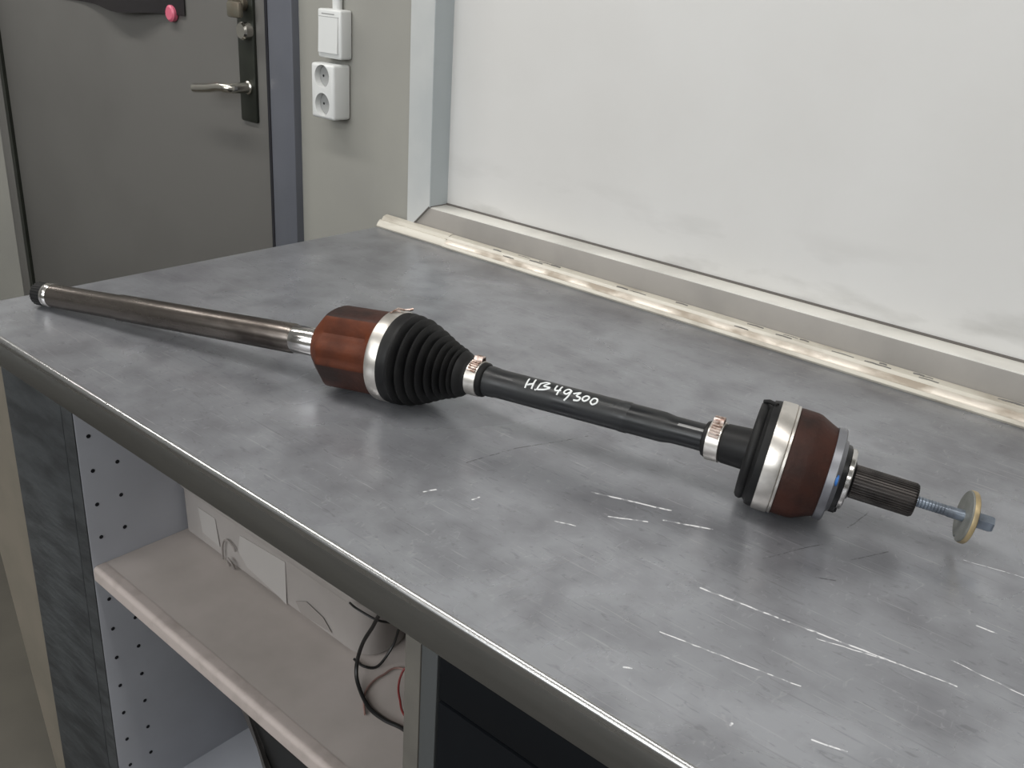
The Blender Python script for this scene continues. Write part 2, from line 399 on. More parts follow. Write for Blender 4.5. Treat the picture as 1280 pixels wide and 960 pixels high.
# mitred side jambs: face and reveal
def jamb(xi, sgn):
    z0 = T(0.0); face = bmesh.new()
    a = [(xi, NZ0 + 0.0), (xi, NZ1), (xi + sgn * 0.053, NZ1 + 0.05), (xi + sgn * 0.053, z0)]
    r0 = [face.verts.new((p[0], WY - 0.006, p[1])) for p in a]; r1 = [face.verts.new((p[0], WY + 0.015, p[1])) for p in a]
    for k in range(4): face.faces.new((r0[k], r0[(k + 1) % 4], r1[(k + 1) % 4], r1[k]))
    face.faces.new(r0); face.faces.new(r1)
    return face
obj('side_jamb', jamb(NX0, -1), 'jamb', wn, flat=True)
obj('side_reveal', BX((NX0 - 0.012, WY - 0.0055, NZ0), (NX0 + 0.0006, WY + RD, NZ1)), 'reveal', wn)
obj('side_jamb', jamb(NX1, 1), 'jamb', wn, flat=True)
obj('side_reveal', BX((NX1 - 0.0006, WY - 0.0055, NZ0), (NX1 + 0.012, WY + RD, NZ1)), 'jamb', wn)
obj('head_jamb', BX((NX0 - 0.05, WY - 0.006, NZ1), (NX1 + 0.05, WY + 0.015, NZ1 + 0.05)), 'jamb', wn)
obj('mitre_joint', TB([(NX0 - 0.0005, WY - 0.0058, NZ0 + 0.001), (NX0 - 0.0485, WY - 0.0058, T(0.006))], 0.0013, 6), 'crack', wn)
obj('mitre_joint', TB([(NX0 + 0.0006, WY - 0.004, NZ0 + 0.0005), (NX0 + 0.0006, WY + RD - 0.001, NZ0 + 0.0005)], 0.0009, 6), 'crack', wn)

# door with frame, plate, lever
dr = struct('door_1', BX((-2.700, WY - 0.006, 0.004), (-1.5595, WY + 0.04, T(1.16)), 0.002), 'door', label='plain grey door with a dark lock plate')
obj('door_frame', BX((-1.550, WY - 0.016, 0.0), (-1.478, WY + 0.06, T(1.22)), 0.003), 'frame', dr, 'blue-grey painted door frame')
obj('door_frame', BX((-2.775, WY - 0.012, 0.0), (-2.722, WY + 0.06, T(1.22)), 0.003), 'door', dr)
obj('door_frame', BX((-2.775, WY - 0.012, T(1.17)), (-1.478, WY + 0.06, T(1.22)), 0.003), 'frame', dr)
obj('door_gap', BX((-2.74, WY + 0.03, 0.0), (-1.53, WY + 0.09, T(1.19))), 'gap', dr)  # black box put behind the leaf so its gaps look dark
PX = -1.624
obj('gap_shade_strip', BX((-1.5565, WY - 0.0168, 0.0), (-1.549, WY + 0.03, T(1.19))), 'gap', dr)  # dark strip painted in for the shaded gap between leaf and frame
obj('gap_shade_strip', BX((-2.720, WY - 0.0125, 0.0), (-2.702, WY + 0.03, T(1.16))), 'plate', dr)  # same dark strip for the shaded gap on the left side
pl = obj('lock_plate', BX((PX - 0.026, WY - 0.013, T(0.122)), (PX + 0.026, WY - 0.005, T(0.375)), 0.004), 'plate', dr, 'tall dark lock plate')
HZ = T(0.187)
d, u, s = Vector((0, -1, 0)), Vector((0, 0, 1)), Vector((1, 0, 0))
lv = bmesh.new()
add_lathe(lv, Vector((PX + 0.006, WY - 0.013, HZ)), d, [(0, 0.0125), (0.004, 0.0125), (0.006, 0.010), (0.04, 0.0095)], 24, u=u, s=s)
add_tube(lv, smooth_path([(PX + 0.008, WY - 0.045, HZ), (PX + 0.004, WY - 0.058, HZ), (PX - 0.02, WY - 0.062, HZ), (PX - 0.055, WY - 0.062, HZ - 0.006), (PX - 0.106, WY - 0.060, HZ - 0.012)], 5), 0.0088, 14)
sub('door_handle', lv, 'chrome', dr, dr, 'chrome lever handle')
sub('lock_cylinder', LT(Vector((PX + 0.010, WY - 0.012, T(0.289))), d, [(0, 0.016), (0.014, 0.016), (0.018, 0.013)], 24, u=u, s=s), 'chrome', dr, dr)
tb = LT(Vector((PX, WY - 0.012, T(0.336))), d, [(0, 0.013), (0.01, 0.013), (0.011, 0.008), (0.03, 0.008)], 20, u=u, s=s)
add_box(tb, (PX - 0.006, WY - 0.048, T(0.312)), (PX + 0.034, WY - 0.036, T(0.340)), 0.005)
sub('thumb_turn', tb, 'brass', dr, dr, 'brownish worn thumb turn')

# black sheet held by a pink magnet on the door
bm = bmesh.new(); nx, nz = 24, 10
g = []
for i in range(nx + 1):
    row = []
    for j in range(nz + 1):
        uu = i / nx; vv = j / nz
        x = -2.46 + uu * (2.46 - 1.829); droop = 0.009 * math.exp(-((uu - 0.66) / 0.13) ** 2) * (1 - vv)
        z = T(0.298) + vv * 0.40 - droop
        y = WY - 0.0085 - 0.030 * math.exp(-((uu - 0.66) / 0.2) ** 2) * (1 - vv) ** 2
        row.append((x, y, z))
    g.append(row)
fr = [[bm.verts.new(p) for p in r] for r in g]; bk = [[bm.verts.new((p[0], p[1] + 0.0007, p[2])) for p in r] for r in g]
for i in range(nx):
    for j in range(nz):
        bm.faces.new((fr[i][j], fr[i + 1][j], fr[i + 1][j + 1], fr[i][j + 1])); bm.faces.new((bk[i][j], bk[i][j + 1], bk[i + 1][j + 1], bk[i + 1][j]))
for i in range(nx):
    bm.faces.new((fr[i][0], bk[i][0], bk[i + 1][0], fr[i + 1][0])); bm.faces.new((fr[i][nz], fr[i + 1][nz], bk[i + 1][nz], bk[i][nz]))
for j in range(nz):
    bm.faces.new((fr[0][j], fr[0][j + 1], bk[0][j + 1], bk[0][j])); bm.faces.new((fr[nx][j], bk[nx][j], bk[nx][j + 1], fr[nx][j + 1]))
tag(obj('paper_sheet', bm, 'paper'), 'black sheet of paper hanging on the grey door', 'notice')
tag(obj('round_magnet', LT(Vector((-1.872, WY - 0.0085, T(0.300))), Vector((0, -1, 0)), [(0, 0.016), (0.008, 0.016), (0.011, 0.012)], 24, u=Vector((0, 0, 1)), s=Vector((1, 0, 0))), 'pink'),
    'round pink magnet holding the lower corner of the black sheet', 'magnet')

# light switch and double socket on the wall, with the cable pipe above
sx0, sx1, sz0, sz1, sy = -1.394, -1.333, T(0.266), T(0.345), WY - 0.026
sw = thing('light_switch', 'white surface-mounted rocker light switch above the double socket', 'switch', (-1.364, WY, sz0))
obj('switch_box', BX((sx0, sy, sz0), (sx1, WY, sz1), 0.004, 3), 'plastic', sw)
bm = PR([(sy - 0.0032, sz0 + 0.009), (sy - 0.0032, sz0 + 0.012), (sy - 0.0012, sz1 - 0.013), (sy + 0.002, sz1 - 0.013), (sy + 0.002, sz0 + 0.009)], 'x', sx0 + 0.005, sx1 - 0.006)
obj('rocker', bm, 'plastic', sw)
obj('rocker_gap', BX((sx0 + 0.004, sy - 0.0004, sz1 - 0.0132), (sx1 - 0.005, sy + 0.002, sz1 - 0.0118)), 'plastic_g', sw)
obj('label_strip', BX((sx0 + 0.012, sy - 0.0004, sz1 - 0.0085), (sx1 - 0.016, sy + 0.002, sz1 - 0.0068)), 'plastic_g', sw)
ox0, ox1, oz0, oz1, oy = -1.398, -1.3375, T(0.1655), T(0.2575), WY - 0.039
so = thing('double_socket', 'white double wall socket below the light switch', 'socket', (-1.367, WY, oz0))
sb = obj('socket_box', BX((ox0, oy, oz0), (ox1, WY, oz1), 0.005, 3), 'plastic', so)
dd, uu, ss = Vector((0, 1, 0)), Vector((0, 0, 1)), Vector((1, 0, 0))
cx = -1.368
cut = bmesh.new()
for zc in (T(0.2365), T(0.190)): add_lathe(cut, Vector((cx, oy - 0.004, zc)), dd, [(0, 0.0192), (0.0165, 0.0186)], 40, u=uu, s=ss)
bmesh.ops.recalc_face_normals(cut, faces=cut.faces)
cme = bpy.data.meshes.new('c'); cut.to_mesh(cme); cut.free(); cme.transform(Matrix.Translation(-so.location))
co = bpy.data.objects.new('c', cme); C.objects.link(co); co.location = so.location
md = sb.modifiers.new('wells', 'BOOLEAN'); md.operation = 'DIFFERENCE'; md.object = co; md.solver = 'EXACT'
bpy.context.view_layer.update()
nm = bpy.data.meshes.new_from_object(sb.evaluated_get(bpy.context.evaluated_depsgraph_get()))
sb.modifiers.clear(); sb.data = nm; bpy.data.objects.remove(co)
nm.set_sharp_from_angle(angle=math.radians(35))
for zc in (T(0.2365), T(0.190)):
    ro = obj('socket_well', LT(Vector((cx, oy + 0.0105, zc)), dd, [(0, 0.0180), (0.0018, 0.0180)], 32, u=uu, s=ss), 'plastic_g', so, 'floor of the socket well with its shade painted in grey')
    for q in (-0.008, 0.008):
        sub('pin_hole', LT(Vector((cx + q, oy + 0.0102, zc)), dd, [(0, 0.0022), (0.0012, 0.0022)], 10, u=uu, s=ss), 'gap', ro, so)
tag(obj('cable_pipe', TB([(-1.362, WY - 0.008, sz1 - 0.0005), (-1.362, WY - 0.008, ZC)], 0.0085, 16), 'plastic'), 'thin pale cable pipe running up from the light switch', 'pipe')

# ---------------------------------------------------------------- bench
BX0, BX1, BY0, BY1 = -1.2355, 1.35, 0.4145, 1.131
tp = thing('bench_top', 'scratched galvanised metal bench top under the driveshaft', 'worktop', (-0.2, 0.75, T(-0.038)))
# the sheet is folded over the front edge: rounded nose then the apron
n = 8; R_ = 0.0045
prof = [(BY1, 0.0), (BY0 + R_, 0.0)]
prof = [(BY1, 0.0)] + [(BY0 + R_ - R_ * math.sin(a), -R_ + R_ * math.cos(a)) for a in [math.pi / 2 * k / n for k in range(n + 1)]]
prof += [(BY0, -0.004 - R_), (BY0 + 0.004, -0.004 - R_), (BY0 + 0.004, -0.002 - R_ + 0.001), (BY0 + 0.008, -0.003), (BY1, -0.003)]
prof = [(y, T(z)) for y, z in prof]
bt = obj('sheet_surface', PR(prof, 'x', BX0, BX1), 'sheet', tp, ang=50)
bt.data.transform(Matrix.Translation(Vector(tp['_org']))); bt.location = -Vector(tp['_org'])
bt.data.materials.append(M['nose'])
for p in bt.data.polygons:
    if p.center.y < BY0 + R_ and p.center.z > T(-0.008) - 0: p.material_index = 1
obj('front_apron', BX((BX0, BY0, T(-0.038)), (BX1, BY0 + 0.003, T(-0.0083)), 0.0008), 'apron', tp)
obj('apron_return', BX((BX0, BY0 + 0.003, T(-0.038)), (BX1, BY0 + 0.02, T(-0.036))), 'apron', tp)
obj('end_apron', BX((BX0, BY0 + 0.003, T(-0.038)), (BX0 + 0.003, BY1, T(-0.0031)), 0.0006), 'apron', tp)
obj('core_board', BX((BX0 + 0.004, BY0 + 0.021, T(-0.030)), (BX1, BY1, T(-0.0032))), 'edge', tp)

# cream bead between bench top and sill
def bead(x0, x1, yb, r, m, nm, h=0.020):
    pr = [(yb, T(0.0002)), (yb - r, T(0.0002)), (yb - r - 0.0015, T(0.003)), (yb - r * 0.92, T(0.008)), (yb - r * 0.72, T(h * 0.66)), (yb - r * 0.55, T(h * 0.62)), (yb - r * 0.40, T(h * 0.88)), (yb - r * 0.12, T(h)), (yb, T(h))]
    return PR(pr, 'x', x0, x1)
bd = struct('trim_1', bead(-1.236, -1.075, WY - 0.005, 0.024, 'bead', 't', 0.019), 'bead', label='cream plastic bead along the back of the bench', ang=25)
obj('bead_strip', bead(-1.0745, BX1, WY - 0.005, 0.026, 'bead', 't', 0.018), 'bead', bd, ang=25)
obj('metal_strip', PR([(WY - 0.030, T(0.007)), (WY - 0.0285, T(0.0093)), (WY - 0.0225, T(0.0136)), (WY - 0.0215, T(0.0128)), (WY - 0.026, T(0.007))], 'x', -1.071, BX1), 'foil', bd, 'worn shiny strip on the bead')
rs = random.Random(3)
chips = bmesh.new()
for k in range(34):
    x = rs.uniform(-1.0, 0.1); l = rs.uniform(0.006, 0.03); y = WY - rs.choice((0.020, 0.0135, 0.0095))
    z = {0.020: 0.0128, 0.0135: 0.0158, 0.0095: 0.0172}[round(WY - y, 4)]
    add_tube(chips, [(x, y, T(z)), (x + l * .5, y + 0.0006, T(z + 0.0003)), (x + l, y, T(z))], rs.uniform(0.0008, 0.0017), 5)
ch = obj('scuff_marks', chips, 'edge', bd); ch['kind'] = 'stuff'

# shelf unit under the left part of the bench
FY = 0.44; XS = -1.0021
su = thing('shelf_unit', 'open white laminate shelf unit under the left end of the bench', 'shelf unit', (-0.72, 0.55, 0.10))
sp = obj('side_panel', BX((XS - 0.026, FY, 0.10), (XS, 0.652, T(-0.041)), 0.001), 'lam', su)
eb = sub('edge_band', BX((XS - 0.0262, FY - 0.0012, 0.10), (XS - 0.0006, FY + 0.0004, T(-0.042))), 'post', sp, su)
hm = bmesh.new()
for y0, z0 in ((0.4545, -0.0997), (0.4852, -0.0985)):
    for k in range(16):
        z = z0 - k * 0.0457
        if -0.30 < z < -0.262 or z < -0.65: continue
        add_lathe(hm, Vector((XS - 0.004, y0 + 0.0001 * k, T(z))), Vector((1, 0, 0)), [(0, 0.0026), (0.0043, 0.0026)], 10, u=Vector((0, 0, 1)), s=Vector((0, 1, 0)))
h = sub('shelf_pin_holes', hm, 'gap', sp, su); h['kind'] = 'stuff'
obj('back_panel', BX((XS, 0.652, 0.10), (-0.455, 0.658, T(-0.041))), 'back', su)
dv = obj('divider', BX((-0.4545, FY, 0.10), (-0.4365, 0.658, T(-0.041)), 0.001), 'divider', su)
obj('bottom_board', BX((XS, FY + 0.005, T(-0.682)), (-0.455, 0.652, T(-0.662))), 'lam', su)
obj('plinth', BX((XS - 0.026, FY + 0.03, 0.0), (-0.4365, FY + 0.05, 0.10)), 'edge', su)
# shelf board with a rounded pale front edge, sagging slightly to the right
def shelf_pt(x, y, z): return (x, y, z - 0.024 * (x - XS))
SZ = T(-0.2736)
bm = BX((XS + 0.0005, FY + 0.006, SZ - 0.019), (-0.4548, 0.651, SZ))
for v in bm.verts: v.co = Vector(shelf_pt(*v.co))
sh = obj('shelf', bm, 'shelf', su)
ed = [(FY + 0.0062, SZ - 0.0192)] + [(FY + 0.006 - 0.006 * math.sin(a), SZ - 0.006 + 0.0062 * math.cos(a)) for a in [math.pi / 2 * k / 6 for k in range(7, -1, -1)]] + [(FY + 0.016, SZ + 0.0003), (FY + 0.016, SZ - 0.001), (FY + 0.0062, SZ - 0.001)]
ed[1] = (FY, SZ - 0.0185)
bm = PR(ed, 'x', XS + 0.0005, -0.4548)
for v in bm.verts: v.co = Vector(shelf_pt(*v.co))
sub('front_edge', bm, 'shelfedge', sh, su, 'pale worn front edge')

po = tag(obj('support_post', BX((-1.183, FY - 0.002, 0), (XS - 0.0272, 0.66, T(-0.0385)), 0.003), 'post'), 'rough dark grey post under the left end of the bench', 'post')
bm = bmesh.new()
a = [(-1.1845, 0.0), (-1.1845, T(-0.05)), (-1.46, T(-0.05)), (-1.335, T(-0.40)), (-1.292, T(-0.60)), (-1.248, T(-0.80)), (-1.236, 0.0)]
r0 = [bm.verts.new((p[0], FY + 0.012, p[1])) for p in a]; r1 = [bm.verts.new((p[0], FY + 0.032, p[1])) for p in a]
for k in range(len(a)): bm.faces.new((r0[k], r0[(k + 1) % len(a)], r1[(k + 1) % len(a)], r1[k]))
bm.faces.new(r0); bm.faces.new(r1)
tag(obj('bracing_board', bm, 'plank', flat=True), 'beige painted board tapering down left of the grey post', 'board')

# drawer cabinet under the right part
dc = thing('drawer_cabinet', 'near-black drawer cabinet with grey frame under the bench', 'cabinet', (0.2, 0.6, 0.0))
obj('cabinet_body', BX((-0.4355, FY + 0.012, 0.0), (0.9, 1.05, T(-0.041))), 'cab', dc)
obj('frame_post', BX((-0.4355, FY, 0.0), (-0.4175, FY + 0.012, T(-0.041)), 0.001), 'cabside', dc, 'dark grey frame post')
zt = T(-0.045); heights = [(0.0635, 0.0), (0.18, 0.0), (0.2, 0), (0.3, 0)]
for k, (hh, _) in enumerate(heights):
    f = obj('drawer', BX((-0.4145, FY - 0.001, zt - hh + 0.0015), (0.88, FY + 0.0115, zt - 0.0015), 0.0015), 'cab', dc)
    sub('drawer_lip', BX((0.0, FY - 0.012, zt - 0.016), (0.35, FY - 0.0005, zt - 0.010), 0.001), 'cabside', f, dc)
    zt -= hh

# long off-white tray on the shelf
def tray_outline(o):
    pts = []
    x0, x1, y0, y1, r = -0.9985, -0.640, 0.563, 0.640, 0.030
    x0 += o; x1 -= o; y0 += o; y1 -= o; r = max(r - o, 0.003)
    for cx, cy, a0, rr in ((x1 - r, y0 + r, -90, r), (x1 - r, y1 - r, 0, r), (x0 + 0.006, y1 - 0.006, 90, 0.006), (x0 + 0.006, y0 + 0.006, 180, 0.006)):
        for k in range(7):
            t = math.radians(a0 + 15 * k); pts.append((cx + rr * math.cos(t), cy + rr * math.sin(t)))
    return pts
tr = thing('plastic_tray', 'long off-white plastic box pushed to the back of the shelf', 'box', (-0.82, 0.6, SZ + 0.001))
bm = bmesh.new(); lv_ = []
def shz(x): return SZ - 0.024 * (x - XS) + 0.0006
for off_, z in ((0.008, 0.0), (0.002, 0.003), (0.0008, 0.064), (0.0, 0.066), (-0.002, 0.069), (-0.002, 0.098), (0.0012, 0.098), (0.004, 0.066), (0.008, 0.006)):
    lv_.append([bm.verts.new((x, y, shz(x) + z)) for x, y in tray_outline(off_)])
for i in range(len(lv_) - 1):
    n_ = len(lv_[i])
    for k in range(n_): bm.faces.new((lv_[i][k], lv_[i][(k + 1) % n_], lv_[i + 1][(k + 1) % n_], lv_[i + 1][k]))
bm.faces.new(lv_[0]); bm.faces.new(lv_[-1])
obj('tray_body', bm, 'tray', tr, ang=40)
def patch(pts, y, th=0.0006):
    return PR(pts, 'y', y, y - th)
obj('pale_patch', patch([(-0.872, T(-0.222)), (-0.783, T(-0.217)), (-0.783, T(-0.2765)), (-0.80, T(-0.272)), (-0.86, T(-0.262)), (-0.878, T(-0.247))], 0.5638), 'tape', tr, 'pale peeled patch on the side')
obj('pale_patch', patch([(-0.962, T(-0.222)), (-0.925, T(-0.222)), (-0.918, T(-0.260)), (-0.955, T(-0.256))], 0.5638), 'tape', tr)
obj('dirt_smear', patch([(-0.765, T(-0.262)), (-0.745, T(-0.252)), (-0.715, T(-0.258)), (-0.70, T(-0.271)), (-0.755, T(-0.274))], 0.5634, 0.0004), 'smear', tr)
obj('wire_hook', TB(smooth_path([(-0.908, 0.5605, T(-0.272)), (-0.906, 0.560, T(-0.250)), (-0.897, 0.5595, T(-0.238)), (-0.884, 0.5605, T(-0.242)), (-0.880, 0.561, T(-0.248))], 4), 0.0013, 6), 'smear', tr, 'small bent grey wire')
obj('wire_hook', TB(smooth_path([(-0.893, 0.560, T(-0.274)), (-0.892, 0.557, T(-0.262)), (-0.885, 0.557, T(-0.264)), (-0.883, 0.560, T(-0.274))], 4), 0.0017, 6), 'smear', tr)

bx = thing('grey_box', 'dull grey box at the back of the shelf behind the cables', 'box', (-0.54, 0.63, SZ - 0.011))
bm = BX((-0.612, 0.604, shz(-0.55) - 0.0), (-0.462, 0.648, shz(-0.55) + 0.045), 0.003)
for v in bm.verts: v.co.z += -0.024 * (v.co.x + 0.55)
obj('box_body', bm, 'divider', bx)
bm = BX((-0.614, 0.602, shz(-0.55) + 0.046), (-0.460, 0.650, shz(-0.55) + 0.052), 0.001)
for v in bm.verts: v.co.z += -0.024 * (v.co.x + 0.55)
obj('box_lid', bm, 'divider', bx)

def cable(pts, r, m, label):
    P = [(x, y, max(T(z), shz(x) + r + 0.0006)) for x, y, z in pts]
    return tag(obj('cable', TB(smooth_path(P, 6), r, 8), m), label, 'cable')
cable([(-0.458, 0.512, -0.27), (-0.50, 0.518, -0.278), (-0.5413, 0.5254, -0.29), (-0.5655, 0.5203, -0.29), (-0.5909, 0.5212, -0.29), (-0.6223, 0.5342, -0.276), (-0.6323, 0.5417, -0.262), (-0.6276, 0.5454, -0.235), (-0.6166, 0.5489, -0.21), (-0.5985, 0.552, -0.175), (-0.56, 0.57, -0.13)], 0.0022, 'blackc', 'thick black cable arching down onto the shelf in front of the white box')
cable([(-0.457, 0.530, -0.29), (-0.51, 0.531, -0.29), (-0.5539, 0.5383, -0.28), (-0.5728, 0.5492, -0.278), (-0.5847, 0.558, -0.275), (-0.5907, 0.5668, -0.268), (-0.5893, 0.5746, -0.26), (-0.57, 0.585, -0.248), (-0.50, 0.59, -0.24), (-0.458, 0.59, -0.24)], 0.0012, 'redc', 'thin red cable curving on the shelf beside the divider board')
cable([(-0.585, 0.512, -0.29), (-0.6045, 0.5276, -0.29), (-0.6142, 0.5439, -0.29), (-0.616, 0.5636, -0.29), (-0.606, 0.588, -0.29), (-0.52, 0.596, -0.29)], 0.0012, 'greyc', 'thin greyish-red cable lying flat on the shelf')
cable([(-0.6565, 0.5585, -0.29), (-0.640, 0.5585, -0.29), (-0.630, 0.570, -0.28), (-0.628, 0.590, -0.262), (-0.618, 0.597, -0.225), (-0.575, 0.597, -0.2), (-0.52, 0.59, -0.19)], 0.0015, 'blackc', 'black cable round the end of the white box, in front of the grey box')
cable([(-0.66, 0.556, -0.205), (-0.645, 0.553, -0.203), (-0.62, 0.56, -0.208), (-0.605, 0.575, -0.212), (-0.58, 0.58, -0.208), (-0.52, 0.575, -0.19)], 0.0013, 'blackc', 'black cable passing the upper corner of the white box')

# black bin in the lower compartment
bz = T(-0.6612)
bn = thing('waste_bin', 'black tapered waste bin standing in the lower compartment', 'bin', (-0.84, 0.57, bz))
def frust(x0, x1, y0, y1, z0, z1, tp_):
    bm = bmesh.new()
    v = [bm.verts.new(p) for p in ((x0 + tp_, y0 + 0.015, z0), (x1 - tp_, y0 + 0.015, z0), (x1 - tp_, y1 - 0.01, z0), (x0 + tp_, y1 - 0.01, z0), (x0, y0, z1), (x1, y0, z1), (x1, y1, z1), (x0, y1, z1))]
    for q in ((3, 2, 1, 0), (4, 5, 6, 7), (0, 1, 5, 4), (1, 2, 6, 5), (2, 3, 7, 6), (3, 0, 4, 7)): bm.faces.new([v[i] for i in q])
    return bm
b1 = obj('bin_body', frust(-0.886, -0.60, 0.552, 0.640, bz, bz + 0.2, 0.10), 'bin', bn)
obj('bin_rim', BX((-0.892, 0.546, bz + 0.2), (-0.594, 0.645, bz + 0.212), 0.003), 'binrim', bn)
cn = frust(-0.888, -0.868, 0.5505, 0.56, bz, bz + 0.2, 0.0)
for v in cn.verts: v.co.x += (bz + 0.2 - v.co.z) * 0.5
obj('bin_corner', cn, 'binrim', bn, 'grey corner of the bin')

# ---------------------------------------------------------------- driveshaft
TC = Vector((-0.6858, 0.6426, T(0.0488))); EC = Vector((-1.1784, 0.5033, T(0.0165)))
OC = Vector((-0.2984, 0.7348, T(0.0500))); WC = Vector((-0.1486, 0.7890, T(0.0330)))
ax = thing('driveshaft', 'long rusty car driveshaft lying across the metal bench top', 'driveshaft', (TC.x, TC.y, TZ))
dT, uT, sT = basis(EC - TC); dS, uS, sS = basis(OC - TC); dO, uO, sO = basis(WC - OC)

# left: bearing tube
obj('intermediate_tube', LT(TC, dT, [(0.128, 0.0150), (0.131, 0.0166), (0.20, 0.0163), (0.386, 0.0160), (0.389, 0.0150), (0.499, 0.0147)], 48, u=uT, s=sT), 'tube', ax)
obj('polished_collar', LT(TC, dT, [(0.091, 0.0150), (0.0985, 0.0150), (0.102, 0.0157), (0.1285, 0.0157), (0.130, 0.0150)], 48, u=uT, s=sT), 'polish', ax)
obj('end_ring', LT(TC, dT, [(0.4985, 0.0148), (0.500, 0.0156), (0.507, 0.0156), (0.509, 0.0146)], 40, u=uT, s=sT), 'polish', ax, 'bright ring near the end of the tube')
def teeth(n_, dep):
    return lambda q, a, r: r - (dep if (math.cos(a * n_) < 0) else 0.0)
obj('tube_end_spline', LT(TC, dT, [(0.5085, 0.0148), (0.524, 0.0148), (0.527, 0.0120)], 96, u=uT, s=sT, fn=teeth(24, 0.0005)), 'dark', ax, 'black greasy end of the tube')

# inner joint housing: three lobes with grooves between
pa = [(-62, 0.0405), (-50, 0.0430), (-36, 0.0462), (-20, 0.0445), (-5, 0.0438), (10, 0.0445), (24, 0.0466), (29, 0.0462), (33, 0.0440), (48, 0.0368), (53, 0.0372), (66, 0.0440), (73, 0.0464), (86, 0.0440), (94, 0.0462), (108, 0.0440), (122, 0.0436), (136, 0.0456), (148, 0.0440), (162, 0.0415),
      (178, 0.0422), (192, 0.0432), (206, 0.0436), (222, 0.0440), (236, 0.0460), (250, 0.0420), (262, 0.0400), (274, 0.0410), (286, 0.0440)]
def tulip(q, a, r):
    t = math.degrees(a) % 360
    pts = sorted([(x % 360, y) for x, y in pa]); pts = [(pts[-1][0] - 360, pts[-1][1])] + pts + [(pts[0][0] + 360, pts[0][1])]
    for i in range(len(pts) - 1):
        if pts[i][0] <= t <= pts[i + 1][0]:
            f = (t - pts[i][0]) / (pts[i + 1][0] - pts[i][0]); v = pts[i][1] * (1 - f) + pts[i + 1][1] * f; break
    k = min(max((0.020 - q) / 0.012, 0), 1)     # fades into the round mouth under the clamp
    k2 = min(max((q - 0.070) / 0.020, 0), 1)
    v = v * (1 - k) + 0.0455 * k
    v = v * (1 - k2) + 0.045 * k2
    return v * r / 0.045
hs = obj('inner_joint_housing', LT(TC, dT, [(-0.002, 0.0455), (0.008, 0.0458), (0.014, 0.0456), (0.020, 0.0452), (0.040, 0.0450), (0.070, 0.0450), (0.072, 0.0440), (0.083, 0.0340), (0.0905, 0.0265), (0.0925, 0.0225), (0.0927, 0.0150)], 120, u=uT, s=sT, fn=tulip), 'rust', ax, 'rusty brown lobed joint housing', ang=28)
hs.data.materials.append(M['rust2'])
org = Vector(ax['_org'])
for p in hs.data.polygons:                       # oily dark lobe on top; underside shade put into the colour
    c = p.center + org - TC; a_ = math.degrees(math.atan2(c.dot(sT), c.dot(uT)))
    if -70 < a_ < 26 or a_ > 97 or a_ < -100: p.material_index = 1
sub('casting_mark', LT(TC + dT * 0.038 + (uT * math.cos(math.radians(88)) + sT * math.sin(math.radians(88))) * 0.0390, (uT * math.cos(math.radians(88)) + sT * math.sin(math.radians(88))), [(0, 0.0024), (0.0008, 0.0022), (0.0013, 0.001)], 12, u=uT, s=dT), 'rust', hs, ax)
# clamp band and boot of the inner joint
cb = obj('large_clamp', LT(TC, dS, [(-0.0085, 0.0466), (-0.0083, 0.0480), (-0.0070, 0.0485), (0.0035, 0.0485), (0.0055, 0.0477), (0.0057, 0.0462)], 72, u=uS, s=sS), 'band', ax, 'bright steel band round the inner joint')
def at(A, d_, u_, s_, q, deg, r):
    a = math.radians(deg); return A + d_ * q + (u_ * math.cos(a) + s_ * math.sin(a)) * r
ear = bmesh.new()
add_tube(ear, [at(TC, dS, uS, sS, -0.0045, 2, 0.0488), at(TC, dS, uS, sS, -0.002, -5, 0.0515), at(TC, dS, uS, sS, 0.003, -9, 0.0505), at(TC, dS, uS, sS, 0.008, -12, 0.0512), at(TC, dS, uS, sS, 0.0115, -14, 0.0528)], 0.0013, 6)
add_tube(ear, [at(TC, dS, uS, sS, -0.0055, 6, 0.0485), at(TC, dS, uS, sS, -0.0035, 0, 0.0503), at(TC, dS, uS, sS, 0.002, -4, 0.0492)], 0.0010, 6)
sub('clamp_ear', ear, 'crimp', cb, ax)
prof = [(0.0040, 0.0440), (0.0050, 0.0478), (0.0105, 0.0482), (0.0130, 0.0462)]
peaks = [(0.0185, 0.0478), (0.0285, 0.0462), (0.0380, 0.0426), (0.0470, 0.0388), (0.0550, 0.0348), (0.0625, 0.0312), (0.0695, 0.0285), (0.0760, 0.0262)]
for i, (q, r) in enumerate(peaks):
    nq, nr = peaks[i + 1] if i < len(peaks) - 1 else (0.0830, 0.0225)
    h_ = (nq - q)
    prof += [(q - h_ * 0.20, r - 0.0010), (q, r), (q + h_ * 0.20, r - 0.0014), (q + h_ * 0.46, nr - 0.0078), (q + h_ * 0.56, nr - 0.0077)]
prof += [(0.0800, 0.0240), (0.0830, 0.0228), (0.0862, 0.0200), (0.0885, 0.0180), (0.1065, 0.0175), (0.1085, 0.0155)]
obj('inner_boot', LT(TC, dS, prof, 72, u=uS, s=sS), 'rubber', ax, 'ribbed black rubber boot', ang=60)

